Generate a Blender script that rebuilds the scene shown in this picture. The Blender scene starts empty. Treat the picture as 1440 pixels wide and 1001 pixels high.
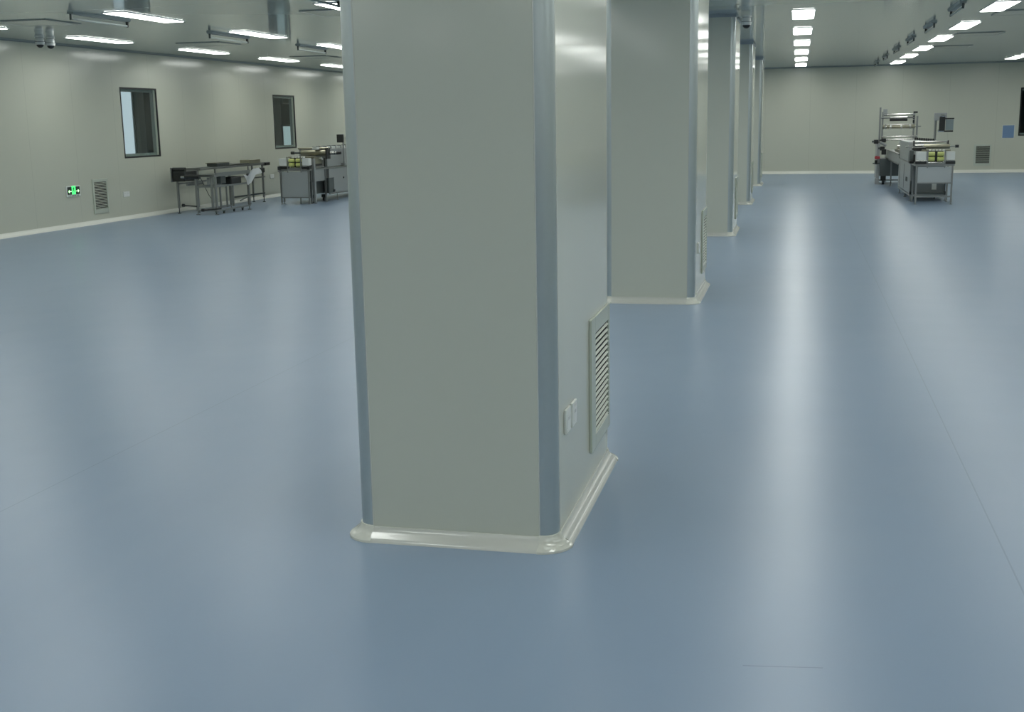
import bpy, bmesh, math, random
from mathutils import Vector, Matrix
random.seed(4)
C = bpy.context.scene.collection
PI = math.pi
H = 2.826; XL = -11.165; XR = 9.0; YB = 33.555; YF = -13.0

# ------------------------------------------------------------------ materials
def mat(name, color=(.5, .5, .5), rough=.5, metal=0, spec=.5, emit=None, estr=0, coat=0, coatr=.1):
    m = bpy.data.materials.new(name); m.use_nodes = True
    b = m.node_tree.nodes['Principled BSDF']
    b.inputs['Base Color'].default_value = (*color, 1); b.inputs['Roughness'].default_value = rough
    b.inputs['Metallic'].default_value = metal; b.inputs['Specular IOR Level'].default_value = spec
    b.inputs['Coat Weight'].default_value = coat; b.inputs['Coat Roughness'].default_value = coatr
    if emit: b.inputs['Emission Color'].default_value = (*emit, 1); b.inputs['Emission Strength'].default_value = estr
    return m
class G:
    """tiny node helper"""
    def __init__(s, m): s.t = m.node_tree; s.b = s.t.nodes['Principled BSDF']; s.m = m
    def n(s, ty, **k):
        x = s.t.nodes.new(ty)
        for a, v in k.items(): setattr(x, a, v)
        return x
    def l(s, a, b): s.t.links.new(a, b)
    def math(s, op, a, b=None, c=None):
        x = s.n('ShaderNodeMath', operation=op)
        for i, v in enumerate((a, b, c)):
            if v is None: continue
            if isinstance(v, (int, float)): x.inputs[i].default_value = v
            else: s.l(v, x.inputs[i])
        return x.outputs[0]
    def xyz(s):
        tc = s.n('ShaderNodeTexCoord'); sp = s.n('ShaderNodeSeparateXYZ'); s.l(tc.outputs['Object'], sp.inputs[0])
        return tc.outputs['Object'], sp.outputs
    def noise(s, vec, scale, detail=2, stretch=(1, 1, 1), rough=.5):
        mp = s.n('ShaderNodeMapping'); mp.inputs['Scale'].default_value = stretch; s.l(vec, mp.inputs['Vector'])
        x = s.n('ShaderNodeTexNoise'); x.inputs['Scale'].default_value = scale; x.inputs['Detail'].default_value = detail
        x.inputs['Roughness'].default_value = rough; s.l(mp.outputs[0], x.inputs['Vector']); return x.outputs['Fac']
    def ramp(s, v, a, b, lo, hi):
        x = s.n('ShaderNodeMapRange'); s.l(v, x.inputs[0])
        for i, q in enumerate((a, b, lo, hi)): x.inputs[i+1].default_value = q
        return x.outputs[0]
    def seam(s, coord, period, off, w):      # 1 on a joint line, 0 elsewhere
        q = s.math('FRACT', s.math('DIVIDE', s.math('SUBTRACT', coord, off-w/2), period))
        return s.math('LESS_THAN', q, w/period)
    def mix(s, fac, ca, cb):
        x = s.n('ShaderNodeMix', data_type='RGBA')
        s.l(fac, x.inputs[0]) if not isinstance(fac, float) else setattr(x.inputs[0], 'default_value', fac)
        for i, c in ((6, ca), (7, cb)):
            if isinstance(c, tuple): x.inputs[i].default_value = (*c, 1)
            else: s.l(c, x.inputs[i])
        return x.outputs[2]
    def bump(s, h, strength, dist):
        x = s.n('ShaderNodeBump'); x.inputs['Strength'].default_value = strength; x.inputs['Distance'].default_value = dist
        s.l(h, x.inputs['Height']); s.l(x.outputs[0], s.b.inputs['Normal']); return x
def painted(name, col, rough, axis=None, period=1.18, off=0, axis2=None, period2=1, off2=0, wave=.0012):
    m = mat(name, col, rough); g = G(m); v, (x, y, z) = g.xyz()
    n = g.noise(v, .9, 2); g.bump(n, .5, wave*8)
    dark = tuple(c*.86 for c in col)
    if axis:
        s = g.seam(dict(x=x, y=y, z=z)[axis], period, off, .008)
        if axis2: s = g.math('MAXIMUM', s, g.seam(dict(x=x, y=y, z=z)[axis2], period2, off2, .008))
        g.l(g.mix(s, col, dark), g.b.inputs['Base Color'])
    return m
WALLC = (.55, .562, .468)
M = {}
M['wall_side'] = painted('painted_wall_side', WALLC, .17, 'y', 1.18, 17.01)
M['wall_back'] = painted('painted_wall_back', WALLC, .30, 'x', 1.18, .3)
M['ceiling'] = painted('painted_ceiling', (.50, .53, .48), .09, 'y', 1.18, .4, 'x', 1000, 500, wave=.00012)
M['column'] = painted('painted_column', (.56, .58, .50), .125, wave=.0004)
m = M['alu'] = mat('anodised_aluminium', (.48, .535, .54), .34, .8)
g = G(m); v, _ = g.xyz(); g.bump(g.noise(v, 60, 2, (1, 1, .02)), .12, .002)
M['rim'] = mat('grey_rim', (.26, .29, .28), .4, .3)
M['lampgrey'] = mat('lamp_grey', (.30, .33, .31), .6, 0)
M['crown'] = mat('crown_aluminium', (.33, .38, .43), .4, .7)
m = M['pvc'] = mat('white_pvc_cove', (.56, .57, .52), .18, 0, .8)
m = M['pvc_cap'] = mat('white_pvc_cap', (.60, .61, .54), .16, 0, .7); g = G(m); v, _ = g.xyz(); g.bump(g.noise(v, 26, 1), .8, .006)
# floor vinyl
m = M['floor'] = mat('blue_vinyl_floor', (.17, .26, .38), .3); g = G(m); v, (x, y, z) = g.xyz()
s1 = g.seam(x, 3.87, .75, .006)
wob = g.noise(v, .35, 2)
c1 = g.mix(g.ramp(wob, .35, .65, 0, 1), (.222, .302, .408), (.240, .320, .425))
streak = g.noise(v, 6, 3, (1, .12, 1)); c1 = g.mix(g.ramp(streak, .3, .75, 0, .35), c1, (.26, .335, .43))
# scuff near the camera, a thin straight scratch
sc = g.math('MULTIPLY', g.math('LESS_THAN', g.math('ABSOLUTE', g.math('SUBTRACT', y, g.math('MULTIPLY_ADD', x, .13, 3.195))), .0022),
            g.math('LESS_THAN', g.math('ABSOLUTE', x), .11))
s2 = g.math('MAXIMUM', g.math('MULTIPLY', s1, .3), g.math('MULTIPLY', sc, .5))
g.l(g.mix(s2, c1, (.07, .11, .16)), g.b.inputs['Base Color'])
g.b.inputs['Roughness'].default_value = .315
big = g.noise(v, 1.0, 2, (1, 1, 1)); fine = g.noise(v, 55, 2)
g.bump(g.math('ADD', g.math('MULTIPLY', big, 1.0), g.math('MULTIPLY', fine, .008)), .45, .018)
M['floor_cove'] = mat('white_cove', (.74, .75, .68), .3)
M['light'] = mat('light_diffuser', (.9, .9, .9), .4, emit=(.97, 1.0, .95), estr=9.5)
M['white'] = mat('white_paint', (.75, .76, .73), .3)
M['offwhite'] = mat('white_plastic', (.72, .74, .70), .3)
M['black'] = mat('black_plastic', (.014, .016, .015), .4)
M['gasket'] = mat('black_gasket', (.012, .014, .014), .45)
M['void'] = mat('duct_black', (.01, .012, .012), .9)
M['slat'] = mat('grille_aluminium', (.52, .56, .48), .35, .25)
M['steel'] = mat('brushed_steel', (.30, .31, .30), .3, .85)
M['chrome'] = mat('chrome', (.52, .52, .49), .2, 1)
M['sheet'] = mat('stainless_sheet', (.39, .405, .40), .36, .6)
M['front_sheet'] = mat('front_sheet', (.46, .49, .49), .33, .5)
M['sheet_shaded'] = mat('shaded_stainless', (.20, .22, .22), .4, .6)  # darker copy of the sheet steel, shade put into its colour
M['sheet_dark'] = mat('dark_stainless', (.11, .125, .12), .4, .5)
M['khaki'] = mat('tinted_steel', (.33, .32, .24), .3, .8)
M['darkmetal'] = mat('dark_metal', (.10, .115, .11), .4, .6)
M['yellow'] = mat('yellow_green_rubber', (.62, .66, .22), .5)
M['red'] = mat('red_plastic', (.45, .05, .06), .4)
M['paper'] = mat('white_sheet', (.78, .8, .8), .6)
M['alarm'] = mat('blue_panel', (.16, .26, .42), .4)
M['jamb'] = mat('cream_jamb', (.80, .80, .70), .35)
M['greyframe'] = mat('grey_frame', (.22, .26, .25), .4)
M['screen'] = mat('dull_screen', (.25, .31, .32), .3)
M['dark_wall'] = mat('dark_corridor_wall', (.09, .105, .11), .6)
M['grey_wall'] = mat('grey_corridor_wall', (.30, .34, .33), .6)
M['daylight'] = mat('frosted_daylight_glass', (.6, .7, .75), .4, emit=(.62, .76, .84), estr=.52)
M['daylight2'] = mat('frosted_daylight_glass_dim', (.6, .7, .7), .4, emit=(.52, .72, .74), estr=.36)
M['sign_green'] = mat('sign_green', (.05, .6, .15), .4, emit=(.08, 1, .22), estr=.9)
M['sign_lit'] = mat('sign_white', (.6, 1, .6), .4, emit=(.6, 1, .55), estr=.9)
m = M['glass'] = bpy.data.materials.new('window_glass'); m.use_nodes = True; t = m.node_tree; t.nodes.clear()
o = t.nodes.new('ShaderNodeOutputMaterial'); mx = t.nodes.new('ShaderNodeMixShader'); fr = t.nodes.new('ShaderNodeMath'); lw = t.nodes.new('ShaderNodeLayerWeight'); lw.inputs[0].default_value = .5; fr.operation = 'MULTIPLY_ADD'; fr.inputs[1].default_value = .16; fr.inputs[2].default_value = -.02; fr.use_clamp = True; t.links.new(lw.outputs['Facing'], fr.inputs[0])
tr = t.nodes.new('ShaderNodeBsdfTransparent'); tr.inputs[0].default_value = (.95, .98, .97, 1)
gl = t.nodes.new('ShaderNodeBsdfGlossy'); gl.inputs['Roughness'].default_value = .02
t.links.new(fr.outputs[0], mx.inputs[0]); t.links.new(tr.outputs[0], mx.inputs[1]); t.links.new(gl.outputs[0], mx.inputs[2]); t.links.new(mx.outputs[0], o.inputs[0])
m = M['clear'] = mat('clear_tube_glass', (.30, .34, .32), .35)

# ------------------------------------------------------------------ mesh builder
class MB:
    def __init__(s): s.bm = bmesh.new()
    def box(s, a, b, bev=0):
        x0, x1 = sorted((a[0], b[0])); y0, y1 = sorted((a[1], b[1])); z0, z1 = sorted((a[2], b[2]))
        t = bmesh.new(); r = bmesh.ops.create_cube(t, size=1)
        bmesh.ops.scale(t, vec=(x1-x0, y1-y0, z1-z0), verts=t.verts)
        bmesh.ops.translate(t, vec=((x0+x1)/2, (y0+y1)/2, (z0+z1)/2), verts=t.verts)
        if bev: bmesh.ops.bevel(t, geom=t.edges[:], offset=bev, segments=2, affect='EDGES', profile=.5)
        s.add(t); return s
    def add(s, t):
        me = bpy.data.meshes.new('_'); t.to_mesh(me); t.free(); s.bm.from_mesh(me); bpy.data.meshes.remove(me)
    def cyl(s, a, b, r, r2=None, seg=16):
        a = Vector(a); b = Vector(b); d = b-a
        t = bmesh.new(); bmesh.ops.create_cone(t, cap_ends=True, segments=seg, radius1=r, radius2=r if r2 is None else r2, depth=d.length)
        bmesh.ops.transform(t, matrix=Matrix.Translation((a+b)/2) @ d.to_track_quat('Z', 'Y').to_matrix().to_4x4(), verts=t.verts)
        s.add(t); return s
    def sphere(s, c, r, sc=(1, 1, 1), cut=None):
        t = bmesh.new(); bmesh.ops.create_uvsphere(t, u_segments=24, v_segments=14, radius=r)
        if cut is not None:
            bmesh.ops.delete(t, geom=[q for q in t.verts if q.co.z > cut], context='VERTS')
        bmesh.ops.scale(t, vec=sc, verts=t.verts); bmesh.ops.translate(t, vec=c, verts=t.verts); s.add(t); return s
    def tube(s, pts, r, seg=10):
        for a, b in zip(pts, pts[1:]): s.cyl(a, b, r, seg=seg)
        for p in pts[1:-1]: s.sphere(p, r)
        return s
    def prism(s, poly, z0, z1):     # vertical prism from xy outline
        t = bmesh.new(); lo = [t.verts.new((x, y, z0)) for x, y in poly]; hi = [t.verts.new((x, y, z1)) for x, y in poly]
        t.faces.new(lo[::-1]); t.faces.new(hi); n = len(poly)
        for i in range(n): t.faces.new((lo[i], lo[(i+1) % n], hi[(i+1) % n], hi[i]))
        s.add(t); return s
    def rings(s, rings, close=True):   # loft of point rings
        t = bmesh.new(); R_ = [[t.verts.new(p) for p in r] for r in rings]; n = len(rings[0])
        for a, b in zip(R_, R_[1:]):
            for i in range(n if close else n-1): t.faces.new((a[i], a[(i+1) % n], b[(i+1) % n], b[i]))
        if close: t.faces.new(R_[0][::-1]); t.faces.new(R_[-1])
        s.add(t); return s
    def build(s, name, material, parent=None, smooth=False):
        bm = s.bm; bmesh.ops.recalc_face_normals(bm, faces=bm.faces)
        off = Vector(parent_world(parent)) if parent else Vector((0, 0, 0))
        bmesh.ops.translate(bm, vec=-off, verts=bm.verts)
        me = bpy.data.meshes.new(name); bm.to_mesh(me); bm.free(); me.materials.append(material)
        for p in me.polygons: p.use_smooth = smooth
        if smooth:
            try: me.set_sharp_from_angle(angle=math.radians(35))
            except Exception: pass
        o = bpy.data.objects.new(name, me); C.objects.link(o); o.parent = parent
        return o
def parent_world(p):
    v = Vector((0, 0, 0))
    while p: v += p.location; p = p.parent
    return v
def thing(name, label, cat, loc=(0, 0, 0), group=None):
    o = bpy.data.objects.new(name, None); C.objects.link(o); o.location = loc; o.empty_display_size = .1
    o['label'] = label; o['category'] = cat
    if group: o['group'] = group
    return o
def tag(o, label, cat, group=None):
    o['label'] = label; o['category'] = cat
    if group: o['group'] = group
    return o
def struct(o): o['kind'] = 'structure'; return o
def dup(root, delta, label, group=None):
    r = root.copy(); C.objects.link(r); r.location = Vector(root.location)+Vector(delta)
    r['label'] = label
    if group: r['group'] = group
    elif 'group' in r: del r['group']
    for ch in list(root.children):
        c = ch.copy(); C.objects.link(c); c.parent = r
        for q in list(ch.children):
            d = q.copy(); C.objects.link(d); d.parent = c
    return r
B = lambda a, b, bev=0: MB().box(a, b, bev)

# ------------------------------------------------------------------ the room
W1 = (18.41, 19.61, 1.03, 2.22); W2 = (24.51, 25.67, 1.03, 2.20); W3 = (5.575, 6.775, .94, 2.165)
struct(B((XL-3.2, YF, -.1), (XR, YB+3, 0)).build('floor', M['floor']))
struct(B((XL-3.2, YF, H), (XR, YB+3, H+.1)).build('ceiling', M['ceiling']))
wl = MB(); T = .12
ys = [YF, W1[0], W1[1], W2[0], W2[1], YB]
for a, b in ((0, 1), (2, 3), (4, 5)): wl.box((XL-T, ys[a], 0), (XL, ys[b], H))
for w in (W1, W2): wl.box((XL-T, w[0], 0), (XL, w[1], w[2])); wl.box((XL-T, w[0], w[3]), (XL, w[1], H))
struct(wl.build('wall_left', M['wall_side']))
wb = MB()
wb.box((XL-T, YB, 0), (W3[0], YB+T, H)); wb.box((W3[1], YB, 0), (XR, YB+T, H))
wb.box((W3[0], YB, 0), (W3[1], YB+T, W3[2])); wb.box((W3[0], YB, W3[3]), (W3[1], YB+T, H))
struct(wb.build('wall_back', M['wall_back']))
struct(B((XR, YF, 0), (XR+.1, YB+3, H)).build('wall_right', M['wall_side']))
struct(B((XL-3.2, YF-.1, 0), (XR, YF, H)).build('wall_front', M['wall_back']))
# corridor outside the left windows, dark room behind the back wall
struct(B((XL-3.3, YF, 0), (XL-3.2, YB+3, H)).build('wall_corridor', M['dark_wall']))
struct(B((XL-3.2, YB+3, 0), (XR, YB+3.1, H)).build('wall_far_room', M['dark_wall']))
# pale corridor glazing seen through the two left windows
XC = XL-3.2
def corr(x, y0, y1, z0, z1, m, name):
    return struct(B((x-.03, y0, z0), (x, y1, z1)).build(name, m))
n = 4
def corridor_window(y0, y1, z0, z1, m):
    global n
    t = bpy.data.objects.new('window_%d' % n, None); C.objects.link(t); struct(t); n += 1
    B((XC, y0, z0), (XC+.02, y1, z1)).build('pane', m, t)
    f = MB()
    for a, b in (((y0-.05, z0-.05), (y0, z1+.05)), ((y1, z0-.05), (y1+.05, z1+.05)), ((y0, z0-.05), (y1, z0)), ((y0, z1), (y1, z1+.05))):
        f.box((XC, a[0], a[1]), (XC+.04, b[0], b[1]))
    f.build('window_frame', M['greyframe'], t)
corridor_window(22.4, 24.10, .8, 2.6, M['daylight'])
corridor_window(32.05, 32.85, .90, 1.52, M['daylight2'])
struct(B((XC, 24.17, 0), (XC+.05, 24.32, H)).build('trim_corridor_pier', M['grey_wall']))
struct(B((XC, 24.32, 0), (XC+.02, 24.62, H)).build('trim_corridor_panel', M['greyframe']))
struct(B((XC, 31.0, 0), (XC+.03, 31.98, H)).build('trim_corridor_post', M['grey_wall']))
struct(B((XC, 31.98, 2.15), (XC+.1, 33.3, H)).build('trim_corridor_bulkhead', M['grey_wall']))

def cove(m, a, b, nrm, s=1.0, ext=0):
    """cove skirting from a to b (xy), nrm points into the room"""
    prof = [(0, .050), (.004, .050), (.0055, .046), (.0075, .040), (.012, .034), (.018, .0285), (.025, .0245), (.032, .020), (.038, .0155), (.043, .010), (.046, .004), (.047, 0), (0, 0)]
    ax = Vector((*a, 0)); bx = Vector((*b, 0)); nv = Vector((*nrm, 0))
    m.rings([[tuple(p+nv*u*s+Vector((0, 0, w*s))) for u, w in prof] for p in (ax, bx)])
m = MB(); cove(m, (XL, YF), (XL, YB), (1, 0), 1.3); struct(m.build('baseboard_left', M['floor_cove']))
m = MB(); cove(m, (XL, YB), (XR, YB), (0, -1), 1.5); struct(m.build('baseboard_back', M['floor_cove']))
m = MB(); cove(m, (XR, YF), (XR, YB), (-1, 0), 1.3); struct(m.build('baseboard_right', M['floor_cove']))
def ctrim(a, b, nrm, name):
    m = MB(); nv = Vector((*nrm, 0)); pr = [(0, 0), (.024, 0), (.022, -.006), (.008, -.02), (0, -.022)]
    m.rings([[tuple(Vector((*p, H))+nv*u+Vector((0, 0, w))) for u, w in pr] for p in (a, b)]); struct(m.build(name, M['rim']))
ctrim((XL, YF), (XL, YB), (1, 0), 'trim_1'); ctrim((XL, YB), (XR, YB), (0, -1), 'trim_2')

def wall_window(idx, horizontal, w, sash, mull=None):
    """flush double window: black outline, two panes, cream reveal, grey inner sash"""
    t = bpy.data.objects.new('window_%d' % idx, None); C.objects.link(t); struct(t)
    a0, a1, z0, z1 = w
    def P(u, d, z): return (XL-d, u, z) if horizontal else (u, YB+d, z)
    def ring(m, a0, a1, z0, z1, th, d0, d1, tb=None):
        tb = tb or th
        m.box(P(a0, d0, z0), P(a0+th, d1, z1)); m.box(P(a1-th, d0, z0), P(a1, d1, z1))
        m.box(P(a0+th, d0, z0), P(a1-th, d1, z0+tb)); m.box(P(a0+th, d0, z1-tb), P(a1-th, d1, z1)); return m
    ring(MB(), a0, a1, z0, z1, .028, -.004, .016).build('gasket', M['gasket'], t)
    MB().box(P(a0+.028, 0, z0+.028), P(a1-.028, .006, z1-.028)).build('pane', M['glass'], t)
    ring(MB(), a0+.001, a1-.001, z0+.001, z1-.001, .018, .017, .060).build('reveal', M['jamb'], t)
    f = ring(MB(), a0+.0195, a1-.0195, z0+.0195, z1-.0195, .022, .062, .115, .05)
    if mull: f.box(P(mull, .07, z0+.07), P(mull+.04, .11, z1-.07))
    f.build('window_frame', M['greyframe'], t)
    if sash:
        ring(MB(), a0+.075, sash, z0+.08, z1-.08, .04, .09, .13).build('sash', M['screen'], t)
wall_window(1, True, W1, None)
wall_window(2, True, W2, None)
wall_window(3, False, W3, None)

# ------------------------------------------------------------------ ceiling lights
LW, LL = .135, .69
def make_light(x, y, label, group=None):
    t = thing('ceiling_light', label, 'ceiling light', (x, y, H), group)
    f = MB()
    f.box((x-LW-.012, y-LL-.012, H-.009), (x-LW, y+LL+.012, H-.0002)); f.box((x+LW, y-LL-.012, H-.009), (x+LW+.012, y+LL+.012, H-.0002))
    f.box((x-LW, y-LL-.012, H-.009), (x+LW, y-LL, H-.0002)); f.box((x-LW, y+LL, H-.009), (x+LW, y+LL+.012, H-.0002))
    f.build('light_frame', M['white'], t)
    pts = []; r = .03
    for cx, cy, a0 in ((x+LW-r, y+LL-r, 0), (x-LW+r, y+LL-r, 90), (x-LW+r, y-LL+r, 180), (x+LW-r, y-LL+r, 270)):
        for k in range(4): a = math.radians(a0+k*30); pts.append((cx+r*math.cos(a), cy+r*math.sin(a)))
    MB().prism(pts, H-.012, H-.001).build('diffuser', M['light'], t)
    return t
ys_ = [16.35+3.127*k for k in range(-8, 6)]      # .. 13.2, 16.35, 19.5 ..
xs_ = [-10.1, -7.6, -5.02, -2.5, .025, 2.385, 5.0, 7.5]
order = ['nearest', 'second nearest', 'third nearest', 'fourth nearest', 'fifth nearest', 'farthest']
vis = {}; JO = 2
for k in range(6): vis[(4, 6+k)] = 'ceiling light panel, %s of the straight row right of the pillars' % order[k]
for k in range(6): vis[(5, 6+k)] = 'ceiling light panel, %s of the slanting row at the upper right' % order[k]
vis[(6, 11)] = 'white ceiling light panel at the right edge, near the back wall'
vis[(1, 5)] = 'large white ceiling light panel cutting across the first window\'s reflection, top left'
vis[(0, 6)] = 'white ceiling light panel right beside the two dome cameras on the left'
vis[(1, 6)] = 'white ceiling light panel under the reflection of the second window'
vis[(0, 7)] = 'white ceiling light panel by the left wall, between the two windows'
vis[(0, 8)] = 'white ceiling light panel by the left wall, above the second window'
vis[(2, 5)] = 'ceiling light panel at the top edge, cut off by the nearest pillar'
vis[(1, 7)] = 'ceiling light panel half hidden by the nearest pillar, middle of three stacked there'
vis[(0, 9)] = 'ceiling light panel half hidden by the nearest pillar, lowest of three stacked there'
L0 = None
yoff = {(6, 11): -.9, (5, 6): -.12, (0, 6): -.1}
for i, x in enumerate(xs_):
    for j, y in enumerate(ys_):
        lab = vis.get((i, j-JO)); grp = 'ceiling light panels'
        if not lab: lab = 'added white ceiling light panel out of view, brightening the corridor behind the left windows'; grp = 'ceiling light panels out of view'
        yy = y+yoff.get((i, j-JO), 0)
        if L0 is None: L0 = make_light(x, yy, lab, grp); bx, by = x, yy
        else: dup(L0, (x-bx, yy-by, 0), lab, grp)

for y in (18.0, 28.5): dup(L0, (-12.6-bx, y-by, 0), 'added white ceiling light panel out of view, brightening the corridor behind the left windows', 'ceiling light panels out of view')  # added, unseen lamps that brighten the corridor and window reveals
# ------------------------------------------------------------------ germicidal tube lamps
def make_uv(x, y, label, g):
    t = thing('tube_lamp', label, 'tube lamp', (x, y, H), g)
    MB().rings([[(x-.045, yy, H-.0003), (x+.045, yy, H-.0003), (x+.035, yy, H-.024), (x-.035, yy, H-.024)] for yy in (y-.6, y+.6)]).build('housing', M['lampgrey'], t)
    for s in (-1, 1):
        MB().box((x-.014, y+s*.585-.014, H-.088), (x+.014, y+s*.585+.014, H-.0245), .003).build('lamp_holder', M['black'] if s > 0 else M['darkmetal'], t)
    MB().cyl((x, y-.571, H-.074), (x, y+.571, H-.074), .0125, seg=12).build('lamp_tube', M['clear'], t, True)
    return t
uvs = [(-8.0, 12.9, 'unlit tube lamp on the ceiling at the far left, nearest of the left lamps'),
       (-8.0, 16.2, 'unlit tube lamp on the ceiling left of the light under the second window\'s reflection'),
       (-8.0, 19.25, 'unlit tube lamp on the ceiling above the second window, just left of the nearest pillar'),
       (-4.75, 11.62, 'unlit tube lamp at the top edge, touching the nearest pillar')]
uvs += [(1.85, 15.9+3.127*k, 'unlit tube lamp on the ceiling, %s of the right-hand row' % order[k]) for k in range(6)]
U0 = None
for i, (x, y, lab) in enumerate(uvs):
    if U0 is None: U0 = make_uv(x, y, lab, 'tube lamps on the ceiling'); ux, uy = x, y
    else: dup(U0, (x-ux, y-uy, 0), lab, 'tube lamps on the ceiling')

# ------------------------------------------------------------------ supply air diffusers
m = M['perf'] = mat('perforated_steel', (.5, .53, .5), .12); g = G(m); v, (x, y, z) = g.xyz()
fx = g.math('ABSOLUTE', g.math('SUBTRACT', g.math('FRACT', g.math('MULTIPLY', x, 22)), .5)); fy = g.math('ABSOLUTE', g.math('SUBTRACT', g.math('FRACT', g.math('MULTIPLY', y, 22)), .5))
rr = g.math('SQRT', g.math('ADD', g.math('MULTIPLY', fx, fx), g.math('MULTIPLY', fy, fy)))
g.l(g.mix(g.math('LESS_THAN', rr, .24), (.5, .53, .48), (.03, .035, .03)), g.b.inputs['Base Color'])
def make_diff(x, y, label):
    t = thing('air_diffuser', label, 'air diffuser', (x, y, H), 'perforated air diffusers in the ceiling')
    s = .375
    m = MB(); m.box((x-s, y-s, H-.010), (x-s+.015, y+s, H-.0003)); m.box((x+s-.015, y-s, H-.010), (x+s, y+s, H-.0003))
    m.box((x-s+.015, y-s, H-.010), (x+s-.015, y-s+.015, H-.0003)); m.box((x-s+.015, y+s-.015, H-.010), (x+s-.015, y+s, H-.0003)); m.build('rim', M['rim'], t)
    o = MB().box((x-s+.015, y-s+.015, H-.009), (x+s-.015, y+s-.015, H-.004)); o.build('face_plate', M['perf'], t)
    return t
D0 = None
for x, y, lab in [(-9.15, 13.35, 'perforated air diffuser at the far left, over the two dome cameras'),
                  (-9.15, 17.8, 'perforated air diffuser by the left wall, between the two windows'),
                  (-9.15, 22.15, 'perforated air diffuser by the left wall, above the second window'),
                  (-5.27, 13.62, 'perforated air diffuser at the top, beside the nearest pillar'),
                  (-1.24, 13.55, 'perforated air diffuser between the second and third pillars'),
                  (2.87, 17.3, 'perforated air diffuser at the upper right corner, nearest of the right ones'),
                  (2.87, 21.65, 'perforated air diffuser right of the third light of the slanting row'),
                  (2.87, 25.4, 'perforated air diffuser right of the fourth light of the slanting row')]:
    if D0 is None: D0 = make_diff(x, y, lab); dx, dy = x, y
    else: dup(D0, (x-dx, y-dy, 0), lab, 'perforated air diffusers in the ceiling')

# ------------------------------------------------------------------ dome cameras
def make_cam(x, y, label, bracket=False):
    t = thing('dome_camera', label, 'security camera', (x, y, H), 'ceiling dome cameras')
    z = H-(.035 if bracket else .0004)
    m = MB(); m.cyl((x, y, z), (x, y, z-.02), .064, .064, 28); m.cyl((x, y, z-.02), (x, y, z-.075), .052, .058, 28)
    m.build('camera_base', M['offwhite'], t, True)
    MB().cyl((x, y, z-.073), (x, y, z-.079), .0665, seg=28).build('seal_ring', M['darkmetal'], t, True); MB().cyl((x, y, z-.0195), (x, y, z-.0235), .0555, seg=28).build('seal_ring', M['darkmetal'], t, True)
    m = MB(); m.cyl((x, y, z-.075), (x, y, z-.115), .066, .058, 28); m.build('camera_collar', M['white'], t, True)
    MB().sphere((x, y, z-.113),   .050, (1, 1, .9), cut=.002).build('camera_dome', M['black'], t, True)
    if bracket:
        m = MB(); m.tube([(x-.115, y+.07, H-.05), (x-.055, y+.02, H-.1), (x-.02, y, H-.09)], .014)
        m.build('bracket', M['offwhite'], t, True)
    return t
make_cam(-10.45, 15.27, 'white dome camera at the left wall, left one of the pair')
make_cam(-10.45, 15.52, 'white dome camera at the left wall, right one of the pair')
make_cam(-.675, 15.84, 'white dome camera mounted at the top of the third pillar', True)

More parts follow.
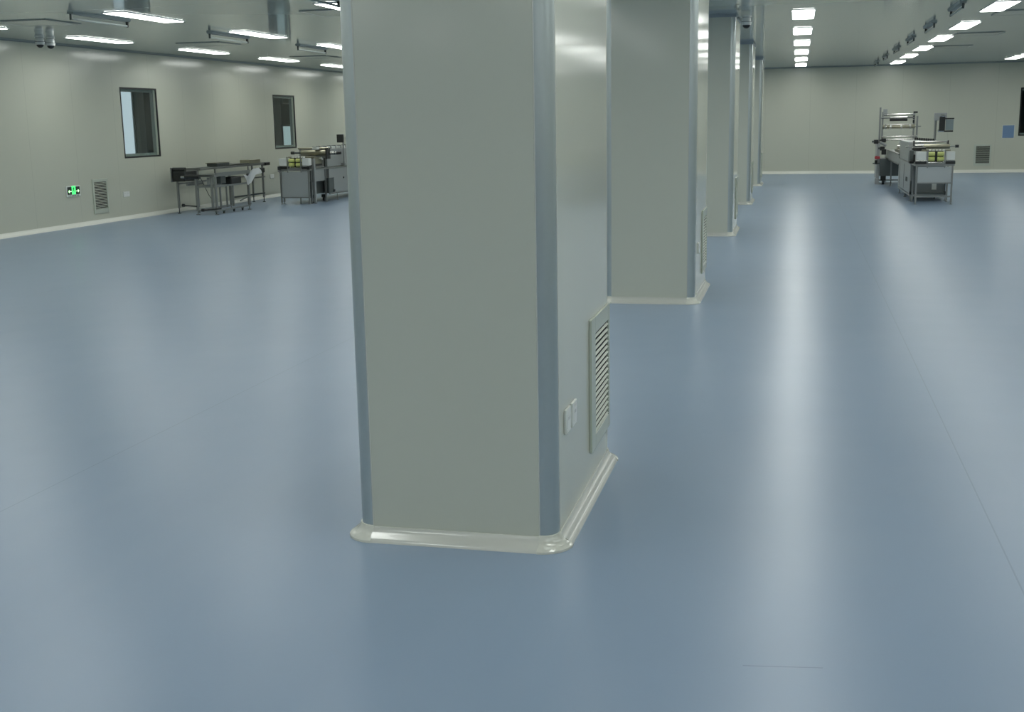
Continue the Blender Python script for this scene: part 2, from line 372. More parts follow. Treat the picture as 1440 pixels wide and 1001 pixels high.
# ------------------------------------------------------------------ pillars
CX1 = -.8055; CW = .759; CD = 1.244; CX0 = CX1-CW; CY = 3.981; DY = 5.915; R = .062; GAP = .0015
def arc(cx, cy, r, a0, a1, n=8): return [(cx+r*math.cos(math.radians(a0+(a1-a0)*k/n)), cy+r*math.sin(math.radians(a0+(a1-a0)*k/n))) for k in range(n+1)]
def make_column(y0, label):
    y1 = y0+CD; t = thing('pillar', label, 'pillar', (CX0+CW/2, y0+CD/2, 0), 'row of clad pillars')
    zt = H-.0005
    cl = MB(); e = .012      # cladding sheets
    for nm, a, b in (('front', (CX0+R, y0), (CX1-R, y0+e)), ('back', (CX0+R, y1-e), (CX1-R, y1)), ('left', (CX0, y0+R), (CX0+e, y1-R)), ('right', (CX1-e, y0+R), (CX1, y1-R))):
        MB().box((a[0], a[1], .002), (b[0], b[1], zt)).build('panel', M['column'], t)
    cs = [(CX1-R, y0+R, -90), (CX1-R, y1-R, 0), (CX0+R, y1-R, 90), (CX0+R, y0+R, 180)]
    for cx, cy, a in cs:
        out = arc(cx, cy, R, a+1.2, a+88.8, 12); inn = arc(cx, cy, R-.012, a+88.8, a+1.2, 12)
        MB().prism(out+inn, .002, zt).build('corner_trim', M['alu'], t, True)
        # raised edge beads of the corner profile
        b = MB()
        for aa in (a, a+90):
            c_, s_ = math.cos(math.radians(aa)), math.sin(math.radians(aa))
            b.cyl((cx+(R-.001)*c_, cy+(R-.001)*s_, .045), (cx+(R-.001)*c_, cy+(R-.001)*s_, zt), .0026, seg=8)
        b.build('edge_bead', M['pvc'], t, True)
    for a, b, nr in (((CX0+R, y0), (CX1-R, y0), (0, -1)), ((CX0+R, y1), (CX1-R, y1), (0, 1)), ((CX0, y0+R), (CX0, y1-R), (-1, 0)), ((CX1, y0+R), (CX1, y1-R), (1, 0))):
        m = MB(); cove(m, a, b, nr); m.build('base_moulding', M['pvc'], t, True)
    prof = [(-.002, .053), (.005, .053), (.0075, .048), (.0095, .040), (.015, .031), (.023, .0235), (.033, .0185), (.042, .014), (.049, .008), (.050, .003), (.050, 0), (-.002, 0)]
    for cx, cy, a in cs:
        m = MB(); m.rings([[(cx+(R+u)*math.cos(math.radians(q)), cy+(R+u)*math.sin(math.radians(q)), w) for u, w in prof] for q in [a-1.5+93*k/12 for k in range(13)]])
        m.build('corner_cap', M['pvc_cap'], t, True)
    m = MB()
    for a, b in (((CX0-.006, y0-.006), (CX1+.006, y0-.0005)), ((CX0-.006, y1+.0005), (CX1+.006, y1+.006)), ((CX0-.006, y0-.0005), (CX0-.0005, y1+.0005)), ((CX1+.0005, y0-.0005), (CX1+.006, y1+.0005))):
        m.box((*a, H-.045), (*b, H-.0006))
    m.build('crown_trim', M['crown'], t)
    return t
lab = ['large grey-green pillar in the foreground, nearest of the row', 'second pillar of the row, just right behind the nearest one', 'third pillar of the row, with a dome camera at its top',
       'fourth pillar of the row, narrow strip beyond the camera-topped one', 'farthest pillar of the row, thin strip before the back wall']
K0 = make_column(CY, lab[0])
for k in range(1, 5): dup(K0, (0, DY*k, 0), lab[k], 'row of clad pillars')

# ------------------------------------------------------------------ grilles
def make_grille(o, axis, u0, u1, z0, z1, label, su0, su1, sz0, sz1, n, bdepth=.006):
    """axis 'X+': on a face at x=o facing +X ; 'Y-': on a face at y=o facing -Y"""
    P = (lambda u, d, z: (o+d, u, z)) if axis == 'X+' else (lambda u, d, z: (u, o-d, z))
    t = thing('air_grille', label, 'air grille', P((u0+u1)/2, 0, z0), 'louvred return air grilles')
    m = MB(); d = .012
    m.box(P(u0, .0005, z0), P(su0, d, z1), .002); m.box(P(su1, .0005, z0), P(u1, d, z1), .002)
    m.box(P(su0, .0005, z0), P(su1, d, sz0), .002); m.box(P(su0, .0005, sz1), P(su1, d, z1), .002)
    m.build('grille_frame', M['slat'], t)
    MB().box(P(su0, .0006, sz0), P(su1, .0022, sz1)).build('duct_opening', M['void'], t)
    p = (sz1-sz0)/n
    for k in range(n):
        zc = sz0+p*(k+.5)
        m = MB(); q = MB()
        pts = [(.0026, zc+p*.0), (.0046, zc+p*.04), (.0118, zc-p*.26), (.0098, zc-p*.30)]
        m.rings([[P(uu, dd, zz) for dd, zz in pts] for uu in (su0+.001, su1-.001)])
        m.build('slat', M['slat'], t)
    return t
def col_grille(k, lab):
    return make_grille(CX1, 'X+', 4.69+DY*k, 5.175+DY*k, .165, .725, lab, 4.785+DY*k, 5.135+DY*k, .225, .655, 17)
g0 = col_grille(0, 'louvred air grille on the right side of the nearest pillar')
for k, s in ((1, 'louvred air grille on the right side of the second pillar'), (2, 'louvred air grille on the right side of the third pillar'),
             (3, 'louvred air grille on the right side of the fourth pillar'), (4, 'louvred air grille on the right side of the farthest pillar')):
    dup(g0, (0, DY*k, 0), s, 'louvred return air grilles')
make_grille(XL, 'X+', 17.36, 17.80, .165, .725, 'louvred air grille low on the left wall beside the green exit sign', 17.41, 17.765, .235, .675, 17)
make_grille(YB, 'Y-', 4.51, 4.94, .175, .735, 'louvred air grille low on the back wall under the blue panel', 4.565, 4.905, .24, .69, 15)

# ------------------------------------------------------------------ sockets
def make_socket(axis, o, u, z, w, h, label, g, gang=1):
    P = (lambda uu, d, zz: (o+d, uu, zz)) if axis == 'X+' else (lambda uu, d, zz: (uu, o-d, zz))
    t = thing('wall_socket', label, 'socket', P(u, 0, z), g)
    MB().box(P(u-w/2, .0005, z-h/2), P(u+w/2, .011, z+h/2), .003).build('socket_plate', M['offwhite'], t)
    for k in range(gang):
        uc = u+(k-(gang-1)/2)*w/gang*.95
        m = MB(); m.box(P(uc-w/gang*.30, .0095, z-h*.30), P(uc+w/gang*.30, .0125, z+h*.30), .001); m.build('insert', M['white'], t)
        m = MB()
        for a in (-.08, .08): m.box(P(uc+a*w/gang*1.2-.002, .0124, z+.002), P(uc+a*w/gang*1.2+.002, .0128, z+.014))
        m.build('slot', M['darkmetal'], t)
    return t
make_socket('X+', CX1, 4.18, .437, .088, .092, 'white wall socket on the nearest pillar, left one of two', 'wall sockets')
make_socket('X+', CX1, 4.306, .433, .088, .092, 'white wall socket on the nearest pillar, right one of two next to the grille', 'wall sockets')
make_socket('X+', CX1, 10.22, .435, .09, .09, 'white wall socket on the side of the second pillar', 'wall sockets')
make_socket('X+', XL, 18.36, .43, .20, .09, 'white double socket low on the left wall right of the air grille', 'wall sockets', 2)
make_socket('X+', XL, 24.25, .45, .20, .09, 'white double socket on the left wall between the two left machines', 'wall sockets', 2)

# ------------------------------------------------------------------ exit sign
t = thing('exit_sign', 'green lit exit sign with two arrows low on the left wall', 'exit sign', (XL, 16.81, .48))
y0, y1, z0, z1 = 16.63, 17.0, .485, .655
MB().box((XL+.0005, y0, z0), (XL+.018, y1, z1), .003).build('sign_housing', M['offwhite'], t)
MB().box((XL+.0175, y0+.02, z0+.035), (XL+.020, y1-.02, z1-.015)).build('sign_face', M['black'], t)
yc = (y0+y1)/2; m = MB()
X = XL+.0205
m.box((X, yc-.052, z0+.036), (X+.001, yc+.052, z1-.005)); m.build('pictogram_field', M['sign_green'], t)
m = MB()   # running figure and doorway
X2 = X+.0012
m.cyl((X2, yc+.004, z1-.034), (X2+.001, yc+.004, z1-.034), .011, seg=12)
def stroke(m, a, b, w):
    a = Vector(a); b = Vector(b); d = (b-a).normalized(); nn = Vector((-d.y, d.x))*w/2
    t_ = bmesh.new(); vs = [t_.verts.new((X2+e, q.x, q.y)) for e in (0, .001) for q in (a+nn, b+nn, b-nn, a-nn)]
    t_.faces.new(vs[:4]); t_.faces.new(vs[4:])
    for i in range(4): t_.faces.new((vs[i], vs[(i+1) % 4], vs[4+(i+1) % 4], vs[4+i]))
    m.add(t_)
for a, b, w in (((0, .045), (-.006, .0), .016), ((-.006, 0), (.018, -.02), .009), ((.018, -.02), (.02, -.04), .008), ((-.006, 0), (-.02, -.022), .009), ((-.02, -.022), (-.038, -.026), .008), ((0, .034), (.022, .022), .007), ((0, .034), (-.02, .028), .007), ((-.02, .028), (-.028, .012), .007)):
    stroke(m, (yc+a[0], (z0+z1)/2+.018+a[1]*.8), (yc+b[0], (z0+z1)/2+.018+b[1]*.8), w)
m.build('running_figure', M['black'], t)
m = MB()
for s in (-1, 1):
    m_ = MB(); zc = z0+.085
    stroke(m_, (yc+s*.055, zc), (yc+s*.135, zc), .011)
    stroke(m_, (yc+s*.14, zc), (yc+s*.112, zc+.022), .012); stroke(m_, (yc+s*.14, zc), (yc+s*.112, zc-.022), .012)
    m_.cyl((X2, yc+s*.122, zc), (X2+.001, yc+s*.122, zc), .014, seg=12)
    m_.build('arrow', M['sign_lit'], t)
m = MB()
for k in range(7): m.box((XL+.0179, y0+.035+k*.044, z0+.010), (XL+.0186, y0+.035+k*.044+.026, z0+.024))
m.build('caption_marks', M['darkmetal'], t)

# blue panel on the back wall
t = thing('wall_panel', 'small flat blue panel on the back wall above the air grille', 'panel', (5.33, YB, .89))
MB().box((5.19, YB-.012, .89), (5.47, YB-.0005, 1.21), .002).build('panel_face', M['alarm'], t)
MB().box((5.18, YB-.006, .88), (5.48, YB-.0004, 1.22)).build('panel_rim', M['offwhite'], t)

# ------------------------------------------------------------------ packaging machines
def mk(t):
    def box(name, m, a, b, bev=0, par=None): return MB().box(a, b, bev).build(name, M[m], par or t)
    def cyl(name, m, a, b, r, par=None, seg=16): return MB().cyl(a, b, r, seg=seg).build(name, M[m], par or t, True)
    return box, cyl
def stand(t, box, cyl, x0, x1, y0, y1, zp0):
    """near infeed stand of a packaging machine"""
    w = x1-x0
    for x in (x0+.03, x1-.03):
        for y in (y0, y1):
            l = box('leg', 'steel', (x-.014, y-.014, .035), (x+.014, y+.014, .66))
            MB().cyl((x, y, 0), (x, y, .036), .009, seg=8).cyl((x, y, 0), (x, y, .008), .024, seg=12).build('levelling_foot', M['steel'], l, True)
    m = MB()
    m.box((x0, y0-.02, .655), (x1, y0+.012, .685)); m.box((x0, y1-.012, .655), (x1, y1+.02, .685))
    m.box((x0, y0+.012, .655), (x0+.03, y1-.012, .685)); m.box((x1-.03, y0+.012, .655), (x1, y1-.012, .685))
    m.build('table_frame', M['steel'], t)
    box('front_panel', 'front_sheet', (x0+.05, y0-.004, zp0), (x1-.05, y0+.004, .64))
    box('crossbar', 'steel', (x0+.045, y0-.012, zp0-.022), (x1-.045, y0+.012, zp0-.001))
    box('conveyor_bed', 'sheet', (x0+.035, y0+.015, .688), (x1-.035, y1, .70))
def top_kit(t, box, cyl, x0, x1, y0, mirror=False):
    """white guards, posts and green drive rollers that sit on the stand"""
    gx = [x0+.01, x0+.175, x1-.15, x1-.01]
    for a, b in ((gx[0], gx[1]), (gx[2], gx[3])):
        q = box('side_guard', 'offwhite', (a, y0-.01, .755), (b, y0+.14, .895), .006)
        box('guard_foot', 'black', (a-.01, y0-.015, .686), (b+.01, y0+.12, .735), par=q)
        MB().cyl((a, y0-.005, .742), (b, y0-.005, .742), .010).build('guard_roller', M['chrome'], q, True)
    for x in (gx[1]+.022, gx[2]-.022): box('post', 'steel', (x-.009, y0-.035, .62), (x+.009, y0-.017, .93))
    box('roller_housing', 'black', (gx[1]+.045, y0+.07, .72), (gx[2]-.045, y0+.09, .905))
    c = (gx[1]+gx[2])/2
    for s in (-1, 1):
        for z in (.77, .855):
            MB().cyl((c+s*.075-.052, y0+.035, z), (c+s*.075+.052, y0+.035, z), .036, seg=20).build('green_roller', M['yellow'], t, True)
    cyl('shaft', 'chrome', (gx[1]+.03, y0+.03, .712), (gx[2]-.03, y0+.03, .712), .011)
    m = MB()
    for k in range(5): m.box((gx[1]+.06+k*.055, y0+.1, .90), (gx[1]+.09+k*.055, y0+.2, .925), .004)
    m.build('clip_row', M['offwhite'], t)
    box('top_deck', 'khaki', (x0+.12, y0+.2, .90), (x1-.06, y0+.5, .925))

def machine_right():
    x0, x1 = 1.98, 2.62
    t = thing('packaging_machine', 'long stainless packaging machine standing alone near the back wall, on the right', 'machine', (2.3, 25, 0))
    box, cyl = mk(t)
    stand(t, box, cyl, x0, x1, 21.7, 22.35, .375)
    box('low_rail', 'steel', (x0+.03, 21.69, .12), (x1-.03, 21.71, .145))
    box('shaded_shelf', 'darkmetal', (x0+.06, 22.38, .13), (x1-.06, 22.52, .165), .004)  # dark colour stands in for the shade low under the stand
    box('low_rail', 'steel', (x0+.02, 21.72, .125), (x0+.04, 22.33, .145))
    top_kit(t, box, cyl, x0, x1+.01, 21.7)
    # roller unit behind
    cyl('web_roller', 'chrome', (x0+.06, 22.55, 1.045), (x1-.04, 22.55, 1.045), .017)
    cyl('film_roller', 'khaki', (x0+.2, 22.5, .965), (x1-.0, 22.5, .965), .042)
    s = cyl('roller_shaft', 'steel', (x0-.1, 22.5, .965), (x1+.1, 22.5, .965), .011)
    cyl('knob', 'black', (x1+.09, 22.5, .965), (x1+.15, 22.5, .965), .026, par=s)
    cyl('small_roller', 'chrome', (x0+.05, 22.46, .985), (x0+.19, 22.46, .985), .017)
    for x in (x0+.035, x1-.03): box('roller_bracket', 'black', (x-.01, 22.5, .93), (x+.012, 22.6, 1.07), .004)
    box('drive_motor', 'black', (x0-.03, 22.0, .905), (x0+.2, 22.2, .96), .01)
    box('gear_box', 'darkmetal', (x0-.075, 21.95, .74), (x0-.01, 22.1, .92), .01)
    q = cyl('drive_motor', 'black', (x0+.015, 22.4, .70), (x0+.015, 22.4, .83), .045)
    box('motor_mount', 'black', (x0-.08, 21.9, .69), (x0-.005, 22.1, .735), .01, par=q)
    # main cabinet
    c = box('cabinet', 'sheet', (x0, 22.6, .13), (x1-.04, 25.15, .665), .004)
    for ya in (23.85, 24.86): MB().box((x0-.003, ya, .16), (x0+.001, ya+.01, .62)).build('door_gap', M['void'], c)
    box('cabinet_edge', 'steel', (x0-.006, 22.58, .662), (x1-.03, 25.17, .68), par=c)
    for y in (23.1, 23.3): box('handle', 'darkmetal', (x0-.012, y, .32), (x0, y+.02, .40), .002, par=c)
    box('shade_plate', 'sheet_shaded', (x0+.02, 22.594, .14), (x1-.06, 22.5985, .655), par=c)  # dark plate paints the shade on the cabinet's near face
    box('side_label', 'offwhite', (x0+.38, 22.592, .20), (x0+.46, 22.5935, .32), par=c)
    box('upper_cabinet', 'sheet', (x0+.01, 23.2, .681), (x0+.36, 25.15, 1.03), .004)
    u = MB(); u.box((x0+.0, 22.55, .085), (x1, 22.62, .12)); u.box((x0, 22.62, .085), (x0+.04, 25.1, .12)); u.box((x1-.04, 22.62, .085), (x1, 25.1, .12)); u.build('base_frame', M['steel'], t)
    for x in (x0+.0, x1-.06):
        box('post', 'darkmetal', (x+.01, 22.56, .12), (x+.03, 22.59, .36)); box('post', 'darkmetal', (x+.04, 22.56, .12), (x+.052, 22.59, .36))
        box('corner_block', 'black', (x, 22.54, .115), (x+.065, 22.595, .17), .004)
    for x in (x0+.02, x1-.02):
        for y in (22.6, 23.7, 24.9):
            l = cyl('levelling_foot', 'steel', (x, y, 0), (x, y, .09), .011); MB().cyl((x, y, 0), (x, y, .01), .03).build('pad', M['steel'], l, True)
    for x, y in ((x0+.12, 23.2), (x1-.14, 23.2), (x0+.12, 24.6)):
        l = box('caster', 'darkmetal', (x-.03, y-.03, .055), (x+.03, y+.03, .088)); MB().cyl((x-.015, y, .032), (x+.015, y, .032), .032, seg=20).build('wheel', M['black'], l, True)
    # bed to the far end
    b = box('forming_bed', 'sheet', (x0, 25.17, .56), (x1, 29.2, .74), .004)
    box('bed_rail', 'steel', (x0-.012, 25.17, .735), (x0+.02, 29.2, .765), par=b); box('bed_rail', 'steel', (x0-.012, 25.17, .545), (x0+.02, 29.2, .57), par=b)
    box('tray', 'khaki', (x0+.1, 25.4, .745), (x1-.1, 27.6, .80)); 
    m = MB()
    for k in range(5): m.box((x0+.12+.02*(k % 2), 25.6+k*.42, .80), (x0+.34, 25.75+k*.42, .86+.02*(k % 3)), .006)
    m.build('forming_dies', M['chrome'], t)
    for y in (27.3, 29.1):
        l = box('leg', 'steel', (x0+.0, y-.015, .03), (x0+.03, y+.015, .56)); MB().cyl((x0+.015, y, 0), (x0+.015, y, .03), .02, seg=10).build('levelling_foot', M['steel'], l, True)
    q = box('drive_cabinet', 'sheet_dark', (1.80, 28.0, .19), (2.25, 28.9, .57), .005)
    q2 = cyl('wheel', 'black', (1.86, 28.05, .05), (1.91, 28.05, .05), .05, seg=20)
    MB().box((1.83, 28.0, .09), (1.94, 28.1, .19)).build('fork', M['black'], q2)
    box('low_rail', 'steel', (1.8, 28.9, .04), (2.3, 28.94, .07))
    s = box('side_plate', 'sheet', (1.735, 28.15, .14), (1.80, 28.75, .90), .004)
    l = box('base_foot', 'sheet', (1.72, 28.1, .0), (1.80, 28.3, .135), .006)
    # gantry
    for x, z in ((1.80, 1.70), (1.855, 1.60)): box('gantry_post', 'steel', (x-.02, 28.5, .9), (x+.02, 28.54, z), .002)
    box('mast_plate', 'sheet', (1.86, 28.49, 1.50), (1.95, 28.5, 1.66), .002)
    for x in (2.53, 2.60): box('gantry_post', 'steel', (x-.02, 28.5, .76), (x+.02, 28.54, 1.56 if x < 2.56 else 1.5), .002)
    box('post_cap', 'black', (2.51, 28.47, 1.56), (2.60, 28.56, 1.60), .004)
    cyl('top_roller', 'chrome', (1.87, 28.47, 1.535), (2.55, 28.47, 1.535), .022)
    cyl('guide_bar', 'steel', (1.82, 28.47, 1.465), (2.55, 28.47, 1.465), .018)
    cyl('cover_roller', 'chrome', (2.0, 28.42, 1.47), (2.38, 28.42, 1.47), .022)
    cyl('film_reel', 'black', (2.0, 28.42, 1.418), (2.38, 28.42, 1.418), .027)
    q = cyl('mandrel', 'khaki', (1.86, 28.47, 1.27), (2.55, 28.47, 1.27), .045)
    for a in (1.90, 2.01, 2.24, 2.43): MB().cyl((a, 28.47, 1.27), (a+.04, 28.47, 1.27), .055).build('collar', M['chrome'], q, True)
    MB().cyl((2.53, 28.45, 1.27), (2.68, 28.45, 1.27), .012).build('spindle', M['steel'], q, True)
    MB().cyl((2.02, 28.43, 1.31), (2.43, 28.43, 1.31), .014).build('tension_roller', M['chrome'], q, True)
    for z, y in ((1.05, 28.3), (.985, 28.2)): cyl('web_roller', 'chrome', (1.84, y, z), (2.60, y, z), .018)
    for z in (1.47, 1.38): box('clamp', 'black', (2.50, 28.46, z-.035), (2.535, 28.5, z+.03), .003)
    for x, z in ((1.70, .95), (1.86, .98), (1.84, .80)):
        q = box('clamp', 'black', (x-.04, 28.1, z-.05), (x+.06, 28.2, z+.04), .012)
        MB().cyl((x-.08, 28.15, z), (x-.03, 28.15, z), .022).build('clamp_knob', M['darkmetal'], q, True)
    m = MB(); m.cyl((1.80, 28.1, .93), (1.93, 28.1, .86), .03); m.build('air_cylinder', M['sheet'], t, True)
    box('valve_block', 'black', (1.83, 28.05, .66), (1.93, 28.13, .78), .006)
    q = MB().cyl((1.72, 28.06, .60), (1.72, 28.02, .60), .036, seg=20).build('emergency_stop', M['red'], t, True)
    MB().box((1.69, 28.05, .565), (1.80, 28.12, .625), .004).build('stop_box', M['red'], q)
    q = cyl('regulator', 'black', (1.72, 28.08, .54), (1.72, 28.08, .45), .03); MB().cyl((1.65, 28.08, .47), (1.8, 28.08, .47), .014).build('air_fitting', M['darkmetal'], q, True)
    cyl('regulator', 'black', (1.87, 28.04, .56), (1.87, 28.04, .46), .025)
    # cable chain and operator panel
    m = MB()
    for k in range(9):
        x = 2.28+k*.043; z = 1.045-.0035*k; m.box((x, 25.4, z-.035), (x+.03, 25.46, z+.03), .004); m.box((x+.02, 25.42, z-.01), (x+.05, 25.44, z+.006))
    m.build('cable_chain', M['black'], t)
    box('rear_deck', 'sheet', (x0+.02, 25.2, .95), (x1+.06, 25.6, .985), .004)
    box('deck_post', 'steel', (x1+.0, 25.4, .74), (x1+.03, 25.43, .95)); box('deck_post', 'steel', (x0+.04, 25.4, .74), (x0+.07, 25.43, .95))
    cyl('panel_pole', 'steel', (2.675, 25.5, .985), (2.675, 25.5, 1.42), .022)
    h = box('control_box', 'sheet', (2.645, 25.45, 1.40), (2.885, 25.56, 1.55), .008)
    h2 = box('operator_panel', 'black', (2.74, 25.40, 1.20), (2.85, 25.48, 1.47), .01)
    MB().cyl((2.76, 25.42, 1.49), (2.84, 25.42, 1.49), .025).cyl((2.72, 25.44, 1.20), (2.84, 25.44, 1.20), .022).build('clamp_collar', M['chrome'], h2, True)
    box('arm', 'black', (2.83, 25.42, 1.425), (3.02, 25.45, 1.45), .008, par=h2); box('arm', 'black', (2.83, 25.42, 1.175), (3.01, 25.45, 1.205), .008, par=h2)
    box('screen', 'screen', (2.86, 25.43, 1.21), (3.01, 25.44, 1.42), par=h2)
    return t
machine_right()

def machine_left():
    x0, x1 = -9.97, -9.32
    t = thing('packaging_machine', 'stainless packaging machine by the left wall, partly hidden behind the nearest pillar', 'machine', (-9.65, 24.4, 0))
    box, cyl = mk(t)
    stand(t, box, cyl, x0, x1, 22.0, 22.12, .145)
    box('leg', 'steel', (-9.56, 22.02, .0), (-9.54, 22.04, .14)); 
    for x in (x0-.01, x1-.045): box('corner_block', 'black', (x, 21.955, .675), (x+.06, 21.978, .745), .006)
    m = MB(); m.cyl((x0-.01, 21.97, .66), (x0+.06, 21.99, .60), .012); m.build('gusset', M['steel'], t, True)
    top_kit(t, box, cyl, x0, x1, 22.0)
    # drum and rollers
    m = MB(); m.cyl((-9.78, 22.72, .985), (-9.2, 22.72, .985), .06, seg=28); m.build('drum', M['khaki'], t, True)
    cyl('web_roller', 'khaki', (-9.84, 22.7, 1.07), (-9.18, 22.7, 1.07), .02)
    q = cyl('roller_shaft', 'darkmetal', (-9.98, 22.7, .985), (-9.75, 22.7, .985), .018); cyl('knob', 'black', (-10.0, 22.7, .985), (-9.93, 22.7, .985), .03, par=q)
    box('drum_bracket', 'black', (-9.22, 22.6, .86), (-9.19, 22.8, 1.08), .004)
    q = cyl('motor', 'chrome', (-9.19, 22.72, .975), (-9.02, 22.72, .975), .035); MB().cyl((-9.06, 22.72, .975), (-8.93, 22.72, .975), .036, .025).build('motor_end', M['black'], q, True)
    # connecting bay, its side facing the pillars
    X = x1
    box('post', 'sheet', (X-.03, 22.2, .02), (X+.015, 22.27, .88), .003)
    box('post', 'steel', (X-.02, 22.78, .02), (X+.012, 22.81, .66))
    box('bay_rail', 'steel', (X-.03, 22.27, .655), (X+.012, 26.4, .685))
    box('bay_panel', 'sheet', (X-.02, 22.28, .43), (X-.01, 22.78, .652))
    box('bay_top', 'sheet', (x0+.05, 22.2, .69), (X-.06, 23.0, .71))
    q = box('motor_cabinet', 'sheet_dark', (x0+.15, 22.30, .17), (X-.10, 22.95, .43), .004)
    box('belt_slot', 'black', (X-.14, 22.3, .73), (X-.02, 22.7, .77), .004)
    box('gear_housing', 'khaki', (X-.30, 22.35, .77), (X-.04, 22.75, .9), .006)
    m = MB(); m.box((X-.16, 22.6, .87), (X+.02, 22.66, .885)); m.box((X-.16, 22.6, .84), (X-.15, 22.66, .87)); m.box((X+.01, 22.6, .84), (X+.02, 22.66, .87)); m.build('clip', M['offwhite'], t)
    box('support', 'black', (X-.0, 22.76, .70), (X+.02, 22.82, .88)); 
    w = cyl('caster', 'black', (X-.13, 22.35, .055), (X-.09, 22.35, .055), .055, seg=22); MB().box((X-.15, 22.3, .10), (X-.07, 22.4, .17)).build('fork', M['black'], w)
    w = cyl('caster', 'black', (X-.13, 22.95, .045), (X-.09, 22.95, .045), .045, seg=22); MB().box((X-.15, 22.9, .08), (X-.07, 23.0, .14)).build('fork', M['black'], w)
    b = box('open_bin', 'darkmetal', (X-.02, 22.84, .17), (X+.05, 23.14, .47), .004)
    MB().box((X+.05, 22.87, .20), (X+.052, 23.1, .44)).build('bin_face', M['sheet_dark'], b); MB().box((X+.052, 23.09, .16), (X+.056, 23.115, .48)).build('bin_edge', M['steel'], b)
    MB().box((X+.02, 23.07, .18), (X+.07, 23.13, .23), .006).build('bin_latch', M['black'], b)
    c = box('cabinet', 'sheet', (x0+.02, 23.0, .155), (X-.0, 26.4, .652), .004)
    MB().cyl((X, 23.78, .44), (X+.012, 23.78, .44), .018).build('lock', M['black'], c, True)
    box('cabinet_edge', 'steel', (X-.02, 23.0, .128), (X+.006, 26.4, .153), par=c)
    box('upper_cabinet', 'sheet', (x0+.02, 22.98, .69), (X-.02, 26.2, 1.045), .006)
    for y in (22.24, 22.8, 23.4, 24.6, 26.2):
        l = cyl('levelling_foot', 'steel', (X-.0, y, 0), (X-.0, y, .13), .010); MB().cyl((X, y, 0), (X, y, .01), .028).build('pad', M['steel'], l, True)
    for k in range(6):
        y = 22.55+k*.28
        q = box('guide_block', 'offwhite', (X-.16, y, 1.05), (X-.06, y+.17, 1.10), .004)
        MB().box((X-.15, y+.18, 1.05), (X-.07, y+.23, 1.115), .006).build('guide_clamp', M['black'], q)
    box('guide_rail', 'darkmetal', (X-.14, 22.5, 1.105), (X-.10, 24.3, 1.112))
    # operator panel on its pole behind the pillar edge
    cyl('panel_pole', 'steel', (X+.03, 23.78, .69), (X+.03, 23.78, 1.2), .016)
    box('pole_bracket', 'steel', (X-.02, 23.75, .70), (X+.05, 23.81, .74))
    h = box('operator_panel', 'black', (X-.08, 23.70, 1.165), (X+.06, 23.76, 1.335), .006)
    # hoses on the near side
    cyl('hose', 'darkmetal', (X+.01, 22.9, .87), (X+.03, 23.1, .96), .012)
    return t
machine_left()

# ------------------------------------------------------------------ infeed conveyors on the left
def long_conveyor():
    xa, xb = -10.9, -10.62
    t = thing('conveyor', 'long narrow steel conveyor frame standing against the left wall', 'conveyor', (-10.76, 21.1, 0), None)
    box, cyl = mk(t)
    b = box('conveyor_bed', 'steel', (xa, 20.0, .755), (xb, 22.85, .79), .003); box('belt', 'darkmetal', (xa+.02, 19.98, .79), (xb-.02, 22.87, .797), par=b)
    box('end_bracket', 'black', (xb-.06, 22.75, .74), (xb+.03, 22.95, .80), .006)
    for x, y in ((xa+.02, 19.62), (xb-.02, 19.9), (xb-.03, 22.7), (xa+.02, 22.7)):
        l = box('leg', 'steel', (x-.018, y-.018, .10), (x+.018, y+.018, .755), .003)
        MB().cyl((x, y, 0), (x, y, .10), .009, seg=8).cyl((x, y, 0), (x, y, .012), .03, seg=12).build('levelling_foot', M['darkmetal'], l, True)
    box('side_plate', 'steel', (xa-.0, 19.42, .57), (xa+.02, 19.52, .83), .003)
    box('drive_head', 'black', (xa+.02, 19.45, .58), (xb-.02, 19.98, .76), .008)
    cyl('end_roller', 'black', (xa+.02, 19.5, .79), (xb-.02, 19.5, .79), .04, seg=20)
    q = box('frame_rail', 'steel', (xb-.03, 19.5, .50), (xb, 20.1, .54)); box('frame_rail', 'steel', (xa, 19.62, .52), (xa+.02, 22.7, .55)); box('frame_rail', 'steel', (xb-.03, 22.1, .50), (xb, 22.75, .53))
    box('motor', 'black', (xb-.12, 22.5, .60), (xb+.02, 22.72, .70), .02)
    u = box('gear_box', 'darkmetal', (xa+.03, 20.75, .80), (xb-.03, 21.25, .855), .006); box('cover', 'khaki', (xa+.03, 20.7, .857), (xb-.03, 21.3, .868), par=u)
    m = MB(); m.rings([[(xa+.02, 21.35, .82), (xb-.02, 21.35, .82), (xb-.02, 21.35, .832), (xa+.02, 21.35, .832)], [(xa+.02, 22.1, .80), (xb-.02, 22.1, .80), (xb-.02, 22.1, .812), (xa+.02, 22.1, .812)]]); m.build('ramp', M['steel'], t)
    box('control_box', 'khaki', (xa+.05, 22.1, .80), (xb-.02, 22.6, .875), .006)
    m = MB(); m.tube([(xb, 20.0, .62), (xb+.01, 20.25, .30), (xb+.01, 20.35, .22), (xb+.01, 20.42, .34), (xb+.01, 20.38, .5)], .006); m.build('cable', M['darkmetal'], t, True)
    m = MB(); m.box((xb-.02, 21.2, .17), (xb, 22.7, .20)); m.build('low_rail', M['darkmetal'], t)
    for x, y in ((xb-.0, 20.6), (xb-.0, 22.0)):
        l = box('leg', 'steel', (x-.02, y-.02, .03), (x+.0, y+.02, .755)); MB().cyl((x-.01, y, 0), (x-.01, y, .03), .02, seg=10).build('levelling_foot', M['darkmetal'], l, True)
    return t
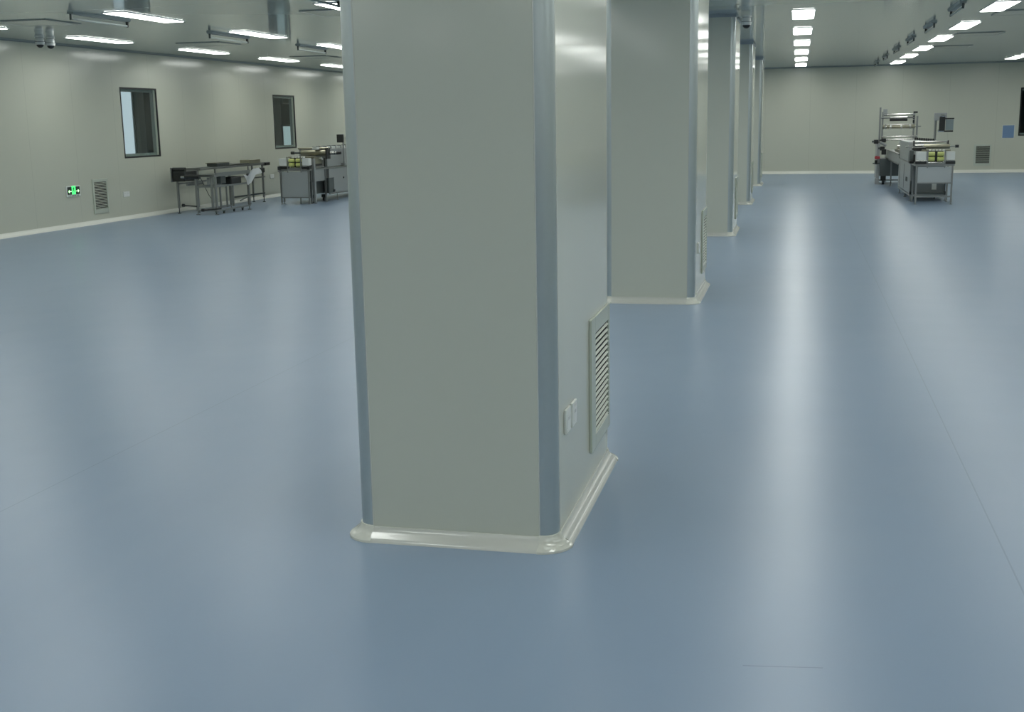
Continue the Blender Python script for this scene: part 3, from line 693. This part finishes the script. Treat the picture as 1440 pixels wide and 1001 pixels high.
def short_conveyor():
    xa, xb = -10.33, -9.98
    t = thing('conveyor', 'short steel conveyor with black end roller, in front of the long one', 'conveyor', (-10.15, 19.95, 0), None)
    box, cyl = mk(t)
    b = box('conveyor_bed', 'steel', (xa, 19.3, .665), (xb, 20.72, .70), .003); box('belt', 'darkmetal', (xa+.03, 19.28, .70), (xb-.03, 20.74, .706), par=b)
    box('side_rail', 'steel', (xb-.006, 19.35, .70), (xb+.01, 20.72, .735), par=b)
    q = cyl('end_roller', 'black', (xa-.08, 19.05, .68), (xa+.2, 19.05, .68), .038, seg=20)
    MB().cyl((xa-.16, 19.05, .68), (xa-.08, 19.05, .68), .02).build('roller_shaft', M['chrome'], q, True)
    for x in (xa-.02, xb+.0):
        for y in (19.32, 20.62):
            l = box('leg', 'steel', (x-.02, y-.02, .07), (x+.02, y+.02, .665), .003); MB().cyl((x, y, 0), (x, y, .07), .01, seg=8).cyl((x, y, 0), (x, y, .012), .035, seg=12).build('levelling_foot', M['steel'], l, True)
    box('leg', 'steel', (xb-.09, 19.3, .07), (xb-.05, 19.34, .665), .003)
    for z in (.48, .06):
        box('frame_rail', 'steel', (xb-.012, 19.34, z), (xb+.012, 20.6, z+.03)); box('frame_rail', 'steel', (xa, 19.31, z), (xb-.02, 19.33, z+.03)); box('frame_rail', 'steel', (xa-.03, 19.34, z), (xa-.005, 20.6, z+.03))
    box('roller_arm', 'steel', (xa-.03, 19.05, .64), (xa-.0, 19.32, .67)); 
    q = box('motor', 'black', (xb-.24, 20.0, .50), (xb-.03, 20.42, .63), .02)
    box('gear_box', 'darkmetal', (xb-.2, 19.65, .53), (xb-.06, 19.85, .66), .006)
    for y in (19.75, 20.0, 20.25): box('rod', 'steel', (xb-.15, y-.012, .09), (xb-.12, y+.012, .48))
    box('electric_box', 'sheet', (xa+.04, 19.6, .52), (xb-.16, 19.8, .64), .004)
    for y in (19.42, 19.7, 20.1, 20.45): 
        l = box('caster', 'darkmetal', (xb-.08, y-.015, .035), (xb-.04, y+.015, .06)); MB().cyl((xb-.07, y, .018), (xb-.05, y, .018), .018, seg=12).build('wheel', M['black'], l, True)
    m = MB(); m.cyl((xa-.25, 19.25, .17), (xa-.02, 19.3, .15), .012); m.cyl((xa-.28, 19.25, .175), (xa-.24, 19.25, .172), .028); m.build('stop_lever', M['black'], t, True)
    m = MB(); m.cyl((xb-.2, 19.22, .09), (xb+.1, 19.3, .11), .012); m.cyl((xb-.24, 19.21, .09), (xb-.19, 19.22, .09), .026); m.build('foot_lever', M['black'], t, True)
    m = MB(); m.cyl((-9.9, 20.1, .2), (-9.95, 20.6, .26), .012); m.build('rod', M['darkmetal'], t, True)
    return t
long_conveyor(); short_conveyor()
# crumpled white sheet hanging over the far end of the short conveyor
m = MB(); t_ = bmesh.new(); N = 12; g_ = []
grid = []
up = [(20.36, .66), (20.50, .625), (20.68, .715), (20.85, .745), (21.05, .765)]; lo = [(20.45, .50), (20.53, .455), (20.66, .50), (20.80, .63), (21.10, .66)]
def lerp(p, q):
    q *= len(p)-1; i = min(int(q), len(p)-2); w_ = q-i; return [p[i][k]*(1-w_)+p[i+1][k]*w_ for k in (0, 1)]
for i in range(N+1):
    s_ = i/N; a_, b_ = lerp(up, s_), lerp(lo, s_); row = []
    for j in range(9):
        v_ = j/8; row.append(t_.verts.new((-9.945+.02*math.sin(6*s_+3*v_)+.02*v_, a_[0]*(1-v_)+b_[0]*v_, a_[1]*(1-v_)+b_[1]*v_+.004*math.sin(11*s_))))
    grid.append(row)
for i in range(N):
    for j in range(8): t_.faces.new((grid[i][j], grid[i+1][j], grid[i+1][j+1], grid[i][j+1]))
bmesh.ops.solidify(t_, geom=t_.faces[:], thickness=.004)
m.add(t_); o = m.build('plastic_sheet', M['paper'], None, True)
tag(o, 'crumpled white sheet draped over the far end of the short conveyor', 'sheet')

# ------------------------------------------------------------------ camera, world, settings
cam = bpy.data.cameras.new('camera'); co = bpy.data.objects.new('camera', cam); C.objects.link(co)
yaw, pitch, roll, fpx = .236259, -.194796, -.018038, 1665.9
cy_, sy_, cp, sp = math.cos(yaw), math.sin(yaw), math.cos(pitch), math.sin(pitch)
f = Vector((-sy_*cp, cy_*cp, sp)); r = Vector((cy_, sy_, 0)); u = r.cross(f)
r2 = math.cos(roll)*r+math.sin(roll)*u; u2 = -math.sin(roll)*r+math.cos(roll)*u
mt = Matrix((r2, u2, -f)).transposed().to_4x4(); mt.translation = Vector((0, 0, 1.52)); co.matrix_world = mt
cam.sensor_width = 36; cam.lens = fpx/1440*36; cam.clip_end = 200; cam.clip_start = .05
bpy.context.scene.camera = co
w = bpy.data.worlds.new('world'); bpy.context.scene.world = w; w.use_nodes = True
w.node_tree.nodes['Background'].inputs[0].default_value = (.5, .6, .7, 1); w.node_tree.nodes['Background'].inputs[1].default_value = .05
sc = bpy.context.scene
sc.view_settings.view_transform = 'Standard'; sc.view_settings.look = 'None'; sc.view_settings.gamma = 1; sc.view_settings.use_curve_mapping = False
sc.view_settings.exposure = .45
sc.cycles.max_bounces = 10; sc.cycles.diffuse_bounces = 6; sc.cycles.glossy_bounces = 6; sc.cycles.transparent_max_bounces = 12
sc.cycles.use_denoising = True
